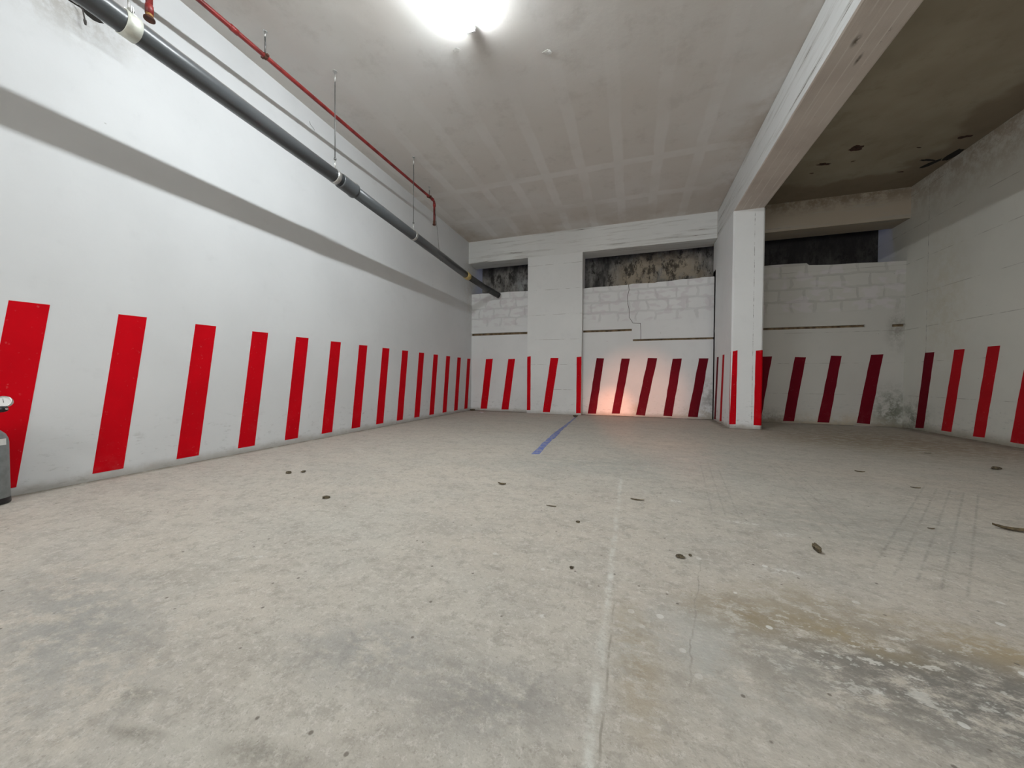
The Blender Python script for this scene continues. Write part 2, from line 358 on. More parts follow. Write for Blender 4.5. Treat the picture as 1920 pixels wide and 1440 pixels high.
def mouldy():
    t = NT('mouldy earth-retaining concrete', 0.95, spec=0.1)
    v = t.noise(2.2, 7, 0.7, vec=t.map((1.6, 1, 0.5)))
    c = t.mix(t.step(v, 0.36, 0.66), (0.07, 0.067, 0.062), (0.38, 0.36, 0.32))
    tan = t.mul(t.blob(3.85, 2.72, 1.1, 0.8, ax='XZ', soft=0.5), t.step(t.noise(3.2, 7, 0.7), 0.36, 0.52))
    c = t.mix(t.mul(tan, 0.9), c, (0.43, 0.36, 0.265))
    c = t.mix(t.mul(t.step(t.noise(5, 8, 0.8, vec=t.map((1, 1, 0.5))), 0.50, 0.60), 0.85), c, (0.03, 0.027, 0.023))
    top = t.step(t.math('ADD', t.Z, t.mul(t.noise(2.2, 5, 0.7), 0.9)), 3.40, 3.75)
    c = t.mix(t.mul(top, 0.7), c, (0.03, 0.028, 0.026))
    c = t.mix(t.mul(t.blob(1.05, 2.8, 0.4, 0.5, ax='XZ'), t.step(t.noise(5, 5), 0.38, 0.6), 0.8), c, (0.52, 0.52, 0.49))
    c = t.mix(t.mul(t.step(t.X, 4.9, 5.1), 0.85), c, (0.03, 0.028, 0.027))  # dimmer light in the far bay, painted in as near-black
    t.color(c); t.bump(v, 0.02, 0.8); return t.m
M['mould'] = mouldy()

def paint(name, col, worn, scale=30):
    t = NT(name, 0.65, spec=0.05)
    c = t.mix(t.step(t.noise(3, 5), 0.3, 0.7), tuple(x*0.86 for x in col), col)
    c = t.mix(t.mul(t.step(t.noise(scale, 6, 0.7), 0.62, 0.70), worn), c, tuple(min(1, x*0.5+0.3) for x in col))
    low = t.step(t.Z, 0.05, 0.55, 1, 0)
    c = t.mix(t.mul(low, t.step(t.noise(8, 6, 0.7), 0.5, 0.75), 0.12), c, (0.42, 0.15, 0.15))
    t.color(c); return t.m
M['red'] = paint('bright red wall paint', (0.60, 0.003, 0.010), 0.15)
M['maroon'] = paint('maroon wall paint', (0.150, 0.006, 0.014), 0.08)
M['dullred'] = paint('dull red wall paint', (0.46, 0.012, 0.018), 0.15)
def blue_paint():
    t = NT('worn blue floor paint', 0.6)
    t.color(t.mix(t.step(t.noise(22, 6, 0.75), 0.45, 0.62), (0.10, 0.15, 0.42), (0.34, 0.33, 0.34))); return t.m
M['blue'] = blue_paint()
M['spill'] = plain('spilt white paint', (0.66, 0.60, 0.60), 0.6)
M['groove'] = plain('brown grime in a wall joint', (0.17, 0.12, 0.07), 0.95, var=0.5, vs=12)
M['crack'] = plain('dark crack', (0.13, 0.12, 0.11), 0.95)
M['hole_shade'] = plain('shade inside broken plaster', (0.02, 0.018, 0.016), 1.0)  # near-black stands in for the shade inside broken slots
M['peel'] = plain('bare stained concrete', (0.06, 0.03, 0.022), 0.95, var=0.5)
M['flake'] = plain('loose white plaster flake', (0.66, 0.65, 0.62), 0.9)
M['brownwall'] = plain('brown damp plaster', (0.30, 0.25, 0.18), 0.95)

def pvc():
    t = NT('grey pvc with painted top light', 0.38, spec=0.5)
    c = t.mix(t.step(t.noise(3, 5, vec=t.map((1, 0.3, 1))), 0.35, 0.65), (0.060, 0.066, 0.070), (0.085, 0.090, 0.094))
    nz = t.n('ShaderNodeNewGeometry'); sn = t.n('ShaderNodeSeparateXYZ'); t.l(nz.outputs['Normal'], sn.inputs[0])
    lit_top = t.mul(t.step(sn.outputs[2], 0.35, 0.85), t.step(t.noise(12, 5), 0.2, 0.6, 0.6, 1.0), 0.75)   # bounced light on the pipe's top, painted in as tan
    c = t.mix(lit_top, c, (0.36, 0.33, 0.29))
    t.color(c); t.b.inputs['Roughness'].default_value = 0.30; return t.m
M['pvc'] = pvc()
M['pvc_dark'] = plain('dark grey pvc', (0.045, 0.045, 0.043), 0.5)
M['yellow'] = plain('yellowed plastic sleeve', (0.50, 0.38, 0.14), 0.5)
M['zinc'] = plain('galvanised steel', (0.58, 0.58, 0.56), 0.35, 0.85, 0.5)
M['zinc_pale'] = plain('pale galvanised strap', (0.60, 0.61, 0.54), 0.45, 0.3, 0.5)
M['rod'] = plain('dark threaded rod', (0.14, 0.14, 0.135), 0.5, 0.6)
M['redpipe'] = plain('red enamelled pipe', (0.20, 0.018, 0.016), 0.42, 0, 0.5, var=0.45, vs=9)
M['rust'] = plain('rusty brown iron', (0.085, 0.032, 0.02), 0.8, 0.2, var=0.4)
M['bronze'] = plain('bronze fitting', (0.34, 0.18, 0.06), 0.5, 0.4)
M['cyl'] = plain('grey bottle enamel', (0.20, 0.215, 0.215), 0.45)
M['black'] = plain('black plastic', (0.015, 0.015, 0.016), 0.35)
M['white'] = plain('white label', (0.72, 0.72, 0.70), 0.5, var=0.03)
M['brass'] = plain('brass', (0.55, 0.40, 0.16), 0.3, 0.9)
M['steel'] = plain('bright steel', (0.62, 0.62, 0.60), 0.25, 0.9)
M['leaf'] = plain('dry brown leaf', (0.10, 0.075, 0.04), 0.9, var=0.5, vs=60)
M['clod'] = plain('dark dried mud', (0.085, 0.068, 0.042), 0.95, var=0.6, vs=90)
M['wire'] = plain('dark wire', (0.07, 0.065, 0.06), 0.6, 0.3)
M['housing'] = plain('white lamp housing', (0.75, 0.76, 0.77), 0.4, var=0.02)

def emit(name, col, st):
    m_ = bpy.data.materials.new(name); m_.use_nodes = True
    b = m_.node_tree.nodes['Principled BSDF']
    b.inputs['Base Color'].default_value = (0.9, 0.9, 0.9, 1)
    b.inputs['Emission Color'].default_value = (*col, 1); b.inputs['Emission Strength'].default_value = st
    return m_
M['tube'] = emit('lit fluorescent tube', (0.91, 0.97, 1.0), TUBE_STRENGTH)
M['tube_fill'] = emit('added fill tube behind', (0.95, 0.98, 1.0), FILL_TUBE_STRENGTH)

# ------------------------------------------------------------------ mesh helpers
class MB:
    def __init__(s): s.bm = bmesh.new(); s.mats = []
    def _m(s, mat):
        if mat not in s.mats: s.mats.append(mat)
        return s.mats.index(mat)
    def face(s, pts, mat, smooth=False):
        vs = [s.bm.verts.new(p) for p in pts]
        f = s.bm.faces.new(vs); f.material_index = s._m(mat); f.smooth = smooth; return f
    def box(s, a, b, mat, faces=None):
        """faces: dict of overrides by axis sign such as {'-z': material}"""
        (x0, y0, z0), (x1, y1, z1) = a, b
        P = [(x, y, z) for x in (x0, x1) for y in (y0, y1) for z in (z0, z1)]
        v = [s.bm.verts.new(p) for p in P]
        for key, q in {'-x': (0, 1, 3, 2), '+x': (4, 6, 7, 5), '-y': (0, 4, 5, 1), '+y': (2, 3, 7, 6), '-z': (0, 2, 6, 4), '+z': (1, 5, 7, 3)}.items():
            f = s.bm.faces.new([v[i] for i in q]); f.material_index = s._m((faces or {}).get(key, mat))
    def prism(s, pts, n, mat, side=None):
        """polygon pts extruded by vector n, closed"""
        n = Vector(n); k = len(pts)
        a = [s.bm.verts.new(p) for p in pts]; b = [s.bm.verts.new(Vector(p)+n) for p in pts]
        i0 = s._m(mat); i1 = s._m(side or mat)
        f = s.bm.faces.new(a[::-1]); f.material_index = i0
        f = s.bm.faces.new(b); f.material_index = i0
        for i in range(k):
            f = s.bm.faces.new((a[i], a[(i+1) % k], b[(i+1) % k], b[i])); f.material_index = i1
    def tube(s, path, rad, mat, seg=20, cap=True):
        """round tube along points; rad a number or a list"""
        P = [Vector(p) for p in path]; R = rad if isinstance(rad, (list, tuple)) else [rad]*len(P)
        mi = s._m(mat); rings = []; up = None
        for i, p in enumerate(P):
            d = (P[min(i+1, len(P)-1)] - P[max(i-1, 0)]).normalized()
            if up is None:
                up = Vector((0, 0, 1)) if abs(d.z) < 0.9 else Vector((1, 0, 0))
            e1 = d.cross(up).normalized(); e2 = e1.cross(d).normalized(); up = e2
            rings.append([s.bm.verts.new(p + R[i]*(math.cos(2*math.pi*k/seg)*e1 + math.sin(2*math.pi*k/seg)*e2)) for k in range(seg)])
        for a, b in zip(rings, rings[1:]):
            for k in range(seg):
                f = s.bm.faces.new((a[k], a[(k+1) % seg], b[(k+1) % seg], b[k])); f.smooth = True; f.material_index = mi
        if cap:
            for r, fl in ((rings[0], 1), (rings[-1], 0)):
                f = s.bm.faces.new(r[::-1] if fl else r); f.material_index = mi
    def lathe(s, base, axis, prof, mat, seg=28):
        axis = Vector(axis).normalized(); base = Vector(base)
        # profile of (radius, height) pairs; duplicate points give hard edges
        pts = [base + axis*h for r, h in prof]
        e1 = axis.orthogonal().normalized(); e2 = axis.cross(e1)
        mi = s._m(mat); rings = []
        for (r, h), c in zip(prof, pts):
            rings.append([s.bm.verts.new(c + max(r, 1e-5)*(math.cos(2*math.pi*k/seg)*e1 + math.sin(2*math.pi*k/seg)*e2)) for k in range(seg)])
        for a, b in zip(rings, rings[1:]):
            for k in range(seg):
                f = s.bm.faces.new((a[k], a[(k+1) % seg], b[(k+1) % seg], b[k])); f.smooth = True; f.material_index = mi
        for r, fl in ((rings[0], 1), (rings[-1], 0)):
            f = s.bm.faces.new(r[::-1] if fl else r); f.material_index = mi
    def done(s, name, parent=None, loc=None, normals=True):
        if normals: bmesh.ops.recalc_face_normals(s.bm, faces=s.bm.faces)
        me = bpy.data.meshes.new(name); s.bm.to_mesh(me); s.bm.free()
        for m_ in s.mats: me.materials.append(M[m_])
        o = bpy.data.objects.new(name, me); COL.objects.link(o)
        if parent is not None: o.parent = parent
        if loc is not None: o.location = loc
        return o

def tag(o, label=None, cat=None, group=None, kind=None):
    if label: o['label'] = label
    if cat: o['category'] = cat
    if group: o['group'] = group
    if kind: o['kind'] = kind
    return o
def empty(name, loc):
    o = bpy.data.objects.new(name, None); COL.objects.link(o); o.location = loc; o.empty_display_size = 0.1; return o
def dup(root, loc):
    r = root.copy(); COL.objects.link(r); r.location = loc
    for ch in list(root.children):
        c = ch.copy(); COL.objects.link(c); c.parent = r
        for g in ch.children:
            d = g.copy(); COL.objects.link(d); d.parent = c
    return r

rnd = random.Random(7)
def ragged(quad, amp, n=9):
    """outline of a hand-painted stripe: the quad's long sides waver a little"""
    q = [Vector((*p, 0)) if len(p) == 2 else Vector(p) for p in quad]
    out = []
    for a, b, k in ((q[0], q[1], 2), (q[1], q[2], n), (q[2], q[3], 2), (q[3], q[0], n)):
        for i in range(k):
            p = a.lerp(b, i/k)
            if i and amp: p = p + Vector((rnd.uniform(-amp, amp), 0, 0))
            out.append((p.x, p.y))
    return out
T = 0.0015
def stripe(parent, kind, plane, quad, mat, label, amp=0.0):
    """kind 'x': on a wall of constant x (quad in y, z); 'y': constant y (quad in x, z). T is signed thickness into the room."""
    o = MB(); pts = ragged(quad, amp)
    if kind[1] == 'x':
        n = T if kind[0] == '+' else -T
        o.prism([(plane, a, b) for a, b in pts], (n, 0, 0), mat)
    else:
        o.prism([(a, plane, b) for a, b in pts], (0, -T, 0), mat)
    ob = o.done('painted_stripe', parent)
    if label: ob['label'] = label
    return ob

# ------------------------------------------------------------------ the room
# floor
b = MB(); b.box((-0.25, YN, -0.2), (WX+0.25, YS+0.25, 0.0), 'floor')
floor = tag(b.done('floor'), 'worn beige grey concrete garage floor with oil stains and a cement joint', kind='structure')

# ceiling, with broken plaster patches in the aisle beyond the beam
def patch(mb, cx, cy, rx, ry, ang, mat, z, dz, n=16, jag=0.35, seed=0):
    g = random.Random(seed); pts = []
    for i in range(n):
        a = 2*math.pi*i/n; k = 1 + g.uniform(-jag, jag)
        x, y = rx*math.cos(a)*k, ry*math.sin(a)*k
        pts.append((cx + x*math.cos(ang) - y*math.sin(ang), cy + x*math.sin(ang) + y*math.cos(ang), z))
    mb.prism(pts, (0, 0, dz), mat)
b = MB(); b.box((-0.25, YN, H), (WX+0.25, 7.46, H+0.25), 'ceiling')
for i, (x, y, rx, ry, a) in enumerate([(6.02, 5.68, 0.075, 0.06, 0.5), (5.80, 5.96, 0.085, 0.03, 0.25), (7.11, 5.81, 0.06, 0.03, 0.1), (5.75, 6.17, 0.03, 0.01, 0.2), (6.14, 6.0, 0.02, 0.015, 0), (6.75, 5.9, 0.03, 0.008, 0.4), (7.05, 6.27, 0.09, 0.02, 0.35), (6.9, 6.5, 0.06, 0.012, 0.3)]):
    patch(b, x, y, rx, ry, a, 'peel' if i != 6 else 'hole_shade', H-0.002, 0.001, seed=i)
patch(b, 7.27, 6.22, 0.055, 0.13, 0.0, 'hole_shade', H-0.002, 0.001, seed=20, jag=0.15)
patch(b, 7.15, 6.38, 0.045, 0.11, 0.5, 'hole_shade', H-0.002, 0.001, seed=21, jag=0.15)
ceiling = tag(b.done('ceiling'), 'off-white plastered concrete ceiling with pale formwork panel joints', kind='structure')
for (x, y, sx, sg) in ((2.63, 3.17, 0.05, 1), (1.86, 2.90, 0.04, 2)):
    b = MB(); g = random.Random(sg)
    pts = [(x+sx*math.cos(a)*g.uniform(.7, 1.1), y+0.6*sx*math.sin(a)*g.uniform(.7, 1.1), H-0.004-0.012*max(0, math.cos(a))) for a in [2*math.pi*i/9 for i in range(9)]]
    c_ = b.bm.verts.new((x, y, H-0.006)); vs = [b.bm.verts.new(p) for p in pts]; b._m('flake')
    for i in range(9): b.bm.faces.new((c_, vs[i], vs[(i+1) % 9]))
    fl = b.done('plaster_flake', ceiling); md = fl.modifiers.new('thick', 'SOLIDIFY'); md.thickness = 0.002

# side wall on the x = 0 side, with a broken slot high up, its dark depth painted as a black patch
b = MB(); b.box((-0.2, YN, -0.2), (0, YS, H), 'wall_left')
hp = [(1.20, 3.085), (1.26, 3.095), (1.31, 3.088), (1.345, 3.080), (1.38, 3.074), (1.425, 3.058), (1.40, 3.040), (1.375, 3.032), (1.345, 3.036), (1.315, 3.056), (1.27, 3.052), (1.20, 3.060)]
b.prism([(-0.03, y, z) for y, z in hp], (0.0308, 0, 0), 'hole_shade')
b.box((-0.2, 7.46, H), (0, YS, H+1.2), 'mould')
wall_left = tag(b.done('wall_left'), 'long smooth white painted wall behind the grey pipe', kind='structure')
for i in range(-3, 14):
    y = 1.022 + 0.4607*i
    stripe(wall_left, '+x', 0.0, [(y, 1.126), (y+0.153, 1.130), (y+0.018, 0.048), (y-0.134, 0.048)], 'red', None)
# small mortar ledge beside the slot
b = MB(); b.box((0, 1.272, 3.062), (0.02, 1.305, 3.095), 'wall_left'); b.done('mortar_lump', wall_left)

# side wall on the far side of the beam
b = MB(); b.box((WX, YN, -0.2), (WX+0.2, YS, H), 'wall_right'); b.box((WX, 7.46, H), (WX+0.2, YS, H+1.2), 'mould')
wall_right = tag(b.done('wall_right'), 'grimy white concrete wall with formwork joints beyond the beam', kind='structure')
FR = [[(6.705, 1.115), (6.541, 1.113), (6.700, 0.038), (6.858, 0.026)], [(6.219, 1.118), (6.066, 1.116), (6.232, 0.050), (6.393, 0.046)], [(5.759, 1.120), (5.609, 1.118), (5.768, 0.048), (5.920, 0.039)]]
for k in range(6):
    y = 5.300 - 0.46*k
    FR.append([(y, 1.12), (y-0.152, 1.118), (y+0.01, 0.045), (y+0.165, 0.045)])
for i, q in enumerate(FR): stripe(wall_right, '-x', WX, q, 'maroon' if i == 0 else 'dullred', 'maroon painted stripe' if i == 0 else None, 0.003)

# end wall behind the camera (outside the photo; closes the hall)
b = MB(); b.box((-0.2, YN-0.2, -0.2), (WX+0.2, YN, H+0.2), 'brownwall')
tag(b.done('wall_behind'), kind='structure')

# header over the openings, light well behind
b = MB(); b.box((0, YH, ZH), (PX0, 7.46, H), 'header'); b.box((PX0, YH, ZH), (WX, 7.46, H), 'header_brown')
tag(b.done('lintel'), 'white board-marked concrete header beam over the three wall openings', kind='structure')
b = MB(); b.box((-0.2, YS, -0.2), (WX+0.2, YS+0.2, H+1.2), 'mould')
b.box((-0.2, 7.36, H+0.25), (WX+0.2, 7.46, H+1.2), 'mould')
tag(b.done('wall_light_well'), 'dark mouldy concrete wall seen through the high openings', kind='structure')

# pier between the first two bays
b = MB(); b.box((1.334, YH, 0), (2.438, 7.46, ZH), 'pier')
pier = tag(b.done('pier'), 'white painted concrete pier with three red stripes in the end wall', kind='structure')
for q in ([(1.336, 1.152), (1.410, 1.163), (1.412, 0.058), (1.336, 0.055)], [(1.823, 1.124), (1.985, 1.121), (1.819, 0.030), (1.672, 0.028)], [(2.345, 1.134), (2.437, 1.142), (2.435, 0.035), (2.344, 0.032)]):
    stripe(pier, '-y', YH, q, 'red', None, 0.002)

# parapets of concrete below and blocks above, with an open joint between
def bay(name, x0, x1, y, top, lower, mat, label, crack=None, step_=None, ledge=0.025):
    """lower: list of (xa, xb, z of joint underside, z of joint top)"""
    b = MB()
    # lower concrete
    pts = [(x0, y, 0)]
    lows = []
    for xa, xb, za, zb in lower: lows += [(xa, za), (xb, za)]
    b.prism([(x0, y, -0.1)] + [(px, y, pz) for px, pz in lows] + [(x1, y, -0.1)], (0, 0.2, 0), mat)
    ups = []
    for xa, xb, za, zb in lower: ups += [(xa, zb), (xb, zb)]
    b.prism([(px, y, pz) for px, pz in ups] + [(px, y, pz) for px, pz in reversed(top)], (0, 0.2, 0), mat)
    for xa, xb, za, zb in lower:
        if zb > za: b.box((xa, y+0.035, za-0.02), (xb, y+0.15, zb+0.02), 'groove')
    if crack:
        for (p, q) in zip(crack, crack[1:]):
            a, c_ = Vector((p[0], 0, p[1])), Vector((q[0], 0, q[1])); d = (c_-a).normalized(); n = Vector((-d.z, 0, d.x))*0.0045
            ps = [a-n-d*.003, c_-n+d*.003, c_+n+d*.003, a+n-d*.003]
            b.prism([(v.x, y-0.0006, v.z) for v in ps], (0, 0.0012, 0), 'crack')
    return tag(b.done(name), label, kind='structure')
B1 = bay('wall_bay_narrow', 0.0, 1.334, YB, [(0, 2.553), (0.256, 2.556), (0.42, 2.547), (0.654, 2.549), (0.89, 2.552), (1.1, 2.543), (1.334, 2.538)],
         [(0.0, 1.334, 1.638, 1.688)], 'block', 'narrow whitewashed block parapet in the corner by the grey pipe')
B2 = bay('wall_bay_middle', 2.438, PX0, YB, [(2.438, 2.506), (2.709, 2.518), (3.0, 2.512), (3.307, 2.520), (3.372, 2.530), (3.595, 2.524), (3.751, 2.516), (3.813, 2.529), (4.026, 2.530), (4.22, 2.549), (4.37, 2.541), (4.513, 2.546), (4.541, 2.556), (PX0, 2.552)],
         [(2.438, 3.362, 1.630, 1.672), (3.362, 3.385, 1.436, 1.436), (3.385, PX0, 1.436, 1.472)], 'block', 'whitewashed block parapet with a stepped crack between pier and pillar',
         crack=[(3.291, 2.520), (3.305, 2.42), (3.278, 2.303), (3.284, 2.15), (3.313, 2.029), (3.312, 1.893), (3.356, 1.823), (3.381, 1.78), (3.517, 1.769), (3.525, 1.62), (3.527, 1.472)])
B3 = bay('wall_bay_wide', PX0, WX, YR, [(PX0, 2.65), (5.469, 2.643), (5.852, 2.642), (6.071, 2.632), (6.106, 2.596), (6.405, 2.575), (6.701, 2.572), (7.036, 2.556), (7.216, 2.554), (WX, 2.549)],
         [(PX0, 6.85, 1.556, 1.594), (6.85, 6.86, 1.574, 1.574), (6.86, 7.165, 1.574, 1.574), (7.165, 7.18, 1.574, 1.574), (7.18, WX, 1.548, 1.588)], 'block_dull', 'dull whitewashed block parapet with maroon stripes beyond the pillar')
for q in ([(0.348, 1.122), (0.511, 1.130), (0.381, 0.04), (0.227, 0.036)], [(0.865, 1.119), (1.019, 1.122), (0.879, 0.04), (0.717, 0.034)]):
    stripe(B1, '-y', YB, q, 'red', None, 0.002)
for q in ([(2.712, 1.120), (2.854, 1.112), (2.711, 0.019), (2.549, 0.016)], [(3.182, 1.105), (3.335, 1.103), (3.16, 0.037), (3.01, 0.034)], [(3.657, 1.112), (3.821, 1.105), (3.62, 0.018), (3.456, 0.028)], [(4.087, 1.091), (4.241, 1.095), (4.091, 0.026), (3.94, 0.028)], [(4.525, 1.095), (4.677, 1.093), (4.519, 0.026), (4.356, 0.029)]):
    stripe(B2, '-y', YB, q, 'maroon', None, 0.004)
for q in ([(5.463, 1.107), (5.615, 1.111), (5.465, 0.02), (5.31, 0.02)], [(5.937, 1.096), (6.088, 1.089), (5.941, 0.027), (5.786, 0.025)], [(6.42, 1.113), (6.56, 1.106), (6.416, 0.027), (6.258, 0.028)], [(6.93, 1.119), (7.083, 1.126), (6.935, 0.028), (6.769, 0.038)]):
    stripe(B3, '-y', YR, q, 'maroon', None, 0.004)

# pillar: chamfered front edges, slightly battered foot
b = MB(); ch = 0.02
outl = [(PX0, 7.32), (PX0, PY+ch), (PX0+ch, PY), (PX1-ch, PY), (PX1, PY+ch), (PX1, 7.32)]
b.prism([(x, y, -0.05) for x, y in outl], (0, 0, BZ+0.052), 'pillar')
pillar = tag(b.done('pillar'), 'square white concrete pillar with red stripes carrying the beam', kind='structure')
stripe(pillar, '-x', PX0, [(6.915, 1.096), (6.785, 1.091), (6.935, 0.029), (7.065, 0.016)], 'maroon', 'maroon painted stripe', 0.002)
stripe(pillar, '-x', PX0, [(6.513, 1.108), (6.391, 1.107), (6.518, 0.040), (6.646, 0.029)], 'dullred', None, 0.002)
stripe(pillar, '-y', PY, [(PX0+ch-0.002, 1.124), (4.830, 1.140), (4.822, 0.060), (PX0+ch-0.002, 0.056)], 'red', None, 0.002)
o = MB(); o.prism([(PX0-0.0005, PY+ch+0.035, 0.05), (PX0-0.0005, PY+ch+0.03, 1.115), (PX0-0.0005, PY+ch, 1.12), (PX0+ch, PY-0.0005, 1.124), (PX0+ch, PY-0.0005, 0.056), (PX0-0.0005, PY+ch, 0.054)], (-0.001, -0.001, 0), 'red')
o.done('painted_stripe', pillar)
stripe(pillar, '-y', PY, [(5.058, 1.129), (PX1-ch+0.002, 1.137), (PX1-ch+0.002, 0.057), (5.046, 0.057)], 'red', None, 0.002)
o = MB(); o.prism([(PX1-ch, PY-0.0005, 0.057), (PX1-ch, PY-0.0005, 1.137), (PX1, PY+ch-0.0005, 1.137), (PX1, PY+ch-0.0005, 0.057)], (0.001, -0.001, 0), 'red')
o.done('painted_stripe', pillar)

# ceiling beam running over the pillar towards the camera
b = MB(); b.box((PX0, YN, BZ), (PX1-0.005, YH, H), 'beam', faces={'-z': 'soffit'})
beam = tag(b.done('ceiling_beam'), 'deep white concrete ceiling beam with a brown underside', kind='structure')
md = beam.modifiers.new('edge', 'BEVEL'); md.width = 0.018; md.segments = 2

# ------------------------------------------------------------------ painted marks on the floor
b = MB()
L_ = [(2.405, 6.60), (2.43, 5.8), (2.45, 5.0), (2.47, 4.42), (2.50, 3.8), (2.535, 3.20)]
W_ = [0.012, 0.018, 0.028, 0.036, 0.036, 0.034]
lft, rgt = [], []
g = random.Random(3)
for i in range(26):
    s_ = i/25*(len(L_)-1); k = min(int(s_), len(L_)-2); f0 = s_-k
    x = L_[k][0]*(1-f0)+L_[k+1][0]*f0; y = L_[k][1]*(1-f0)+L_[k+1][1]*f0; w = (W_[k]*(1-f0)+W_[k+1]*f0)
    lft.append((x-w*g.uniform(.75, 1.15), y, 0)); rgt.append((x+w*g.uniform(.75, 1.15), y, 0))
b.prism(lft[::-1] + rgt, (0, 0, 0.001), 'blue')
b.done('painted_line', floor)['label'] = 'worn blue painted line'
for i, (x, y, rx) in enumerate([(2.63, YB-0.03, 0.12), (4.22, YB-0.04, 0.14), (4.48, YB-0.045, 0.15), (5.88, YR-0.04, 0.14), (6.85, YR-0.035, 0.13), (3.52, YB-0.03, 0.10), (1.42, YH-0.02, 0.12)]):
    b = MB(); patch(b, x, y, rx, 0.028, 0.03, 'spill', 0.0, 0.0015, n=18, jag=0.2, seed=40+i); b.done('paint_spill', floor)

# ------------------------------------------------------------------ lamps
def make_lamp(y0, y1, tube_mat):
    yc = (y0+y1)/2; hl = (y1-y0)/2
    t = empty('tube_lamp', (2.087, yc, H))
    b = MB(); b.box((-0.012, -hl, -0.060), (0.012, hl, -0.001), 'housing'); o = b.done('housing', t)
    for s_ in (-1, 1):
        b = MB(); b.tube([(0.023*s_, -hl+0.012, -0.062), (0.023*s_, hl-0.012, -0.062)], 0.0145, tube_mat, 16); b.done('tube', t)
    for s_ in (-1, 1):
        b = MB(); b.box((-0.036, s_*(hl-0.006)-0.007, -0.082), (0.036, s_*(hl-0.006)+0.007, -0.020), 'housing'); b.done('lamp_holder', t)
    return t
tag(make_lamp(1.23, 2.727, 'tube'), 'lit white twin tube lamp on the ceiling near the grey pipe', 'lamp')
lb = tag(make_lamp(-3.6, -2.16, 'tube_fill'), 'added twin tube fill lamp on the ceiling behind the viewpoint', 'lamp')  # unseen lamp added as fill for the hall

# ------------------------------------------------------------------ grey drain pipe
def gp(y):
    dy = y-2.74
    return (0.646-(0.026 if dy < 0 else 0.039)*dy, y, 2.634-(0.017 if dy < 0 else 0.024)*dy)
pipe = empty('drain_pipe', gp(2.74))
tag(pipe, 'thick grey plastic drain pipe hanging along the white wall', 'pipe')
o0 = Vector(gp(2.74))
def rel(p): return Vector(p)-o0
b = MB(); b.tube([rel(gp(-3.0)), rel(gp(-1.0)), rel(gp(1.2)), rel(gp(2.80))], 0.063, 'pvc', 36)
b.done('pipe_section', pipe)
b = MB(); b.tube([rel(gp(2.78)), rel(gp(4.4)), rel(gp(5.86))], 0.060, 'pvc', 36); b.done('pipe_section', pipe)
b = MB(); b.tube([rel(gp(2.80)), rel(gp(2.805)), rel(gp(2.815)), rel(gp(2.965)), rel(gp(2.975)), rel(gp(3.0)), rel(gp(3.005))], [0.064, 0.070, 0.071, 0.071, 0.076, 0.076, 0.062], 'pvc', 36)
b.done('coupling', pipe)
b = MB(); b.tube([rel(gp(5.82)), rel(gp(5.825)), rel(gp(5.955)), rel(gp(5.96))], [0.061, 0.066, 0.066, 0.061], 'yellow', 36); b.done('sleeve', pipe)['label'] = 'yellowed pipe sleeve'
pA = Vector(gp(5.86)); pE = Vector((0.545, 6.86, 2.530)); pF = Vector((0.600, 7.07, 2.505)); pG = Vector((0.66, 7.16, 2.47))
b = MB(); b.tube([rel(pA), rel(pA.lerp(pE, .5)), rel(pE)], 0.055, 'pvc_dark', 32); b.done('pipe_section', pipe)['label'] = 'dark end section'
b = MB(); b.tube([rel(pE-(pE-pA).normalized()*0.06), rel(pE), rel(pE.lerp(pF, .5)+Vector((-.004, 0, .006))), rel(pF), rel(pG)], [0.061, 0.061, 0.061, 0.060, 0.060], 'pvc_dark', 32); b.done('elbow', pipe)

# hangers: threaded rod, ceiling plate, clamp round the pipe
def hanger(y, label, r=0.063, clampw=0.022, pale=False, wide=False):
    c_ = Vector(gp(y)); t = empty('pipe_hanger', c_)
    tag(t, label, 'pipe hanger', 'rod hangers holding the grey pipe')
    top = H - c_.z
    b = MB(); b.tube([(0, 0, r+0.10), (0, 0, top-0.09)], 0.0045, 'rod', 10); b.done('rod', t)
    b = MB(); b.tube([(0, 0, top-0.10), (0, 0, top)], 0.006, 'zinc', 10); b.lathe((0, 0, top-0.006), (0, 0, 1), [(0.022, 0), (0.022, 0.006)], 'zinc', 16); b.done('anchor', t)
    b = MB(); b.tube([(0, 0, r+0.004), (0, 0, r+0.11)], 0.0055, 'zinc', 10); b.lathe((0, 0, r+0.095), (0, 0, 1), [(0.011, 0), (0.011, 0.018)], 'rod', 6); b.done('nut', t)
    b = MB(); hw = clampw; mat = 'zinc_pale' if pale else 'zinc'
    d = (Vector(gp(y+.1))-Vector(gp(y-.1))).normalized()
    b.tube([-d*hw, -d*(hw-0.002), d*(hw-0.002), d*hw], [r+0.0005, r+0.004, r+0.004, r+0.0005], mat, 36, cap=False)
    b.box((-0.016, -hw*0.8, r), (0.016, hw*0.8, r+0.012), mat)
    cl = b.done('clamp', t)
    if wide:
        b = MB()
        for s_ in (-1, 1):
            b.box((-0.03, s_*0.004-0.0015, r+0.002), (0.035, s_*0.004+0.0015, r+0.03), 'steel')
        b.tube([(0.02, -0.015, r+0.018), (0.02, 0.015, r+0.018)], 0.004, 'steel', 8)
        b.done('clamp_lug', t)
    return t
hanger(1.235, 'rod hanger with wide pale clamp on the grey pipe by the sprinkler drop', 0.064, 0.034, True, True)
hanger(2.74, 'long rod hanger beside the pipe coupling, middle of the three')
hanger(4.12, 'long rod hanger with narrow clamp nearest the end wall', 0.061)

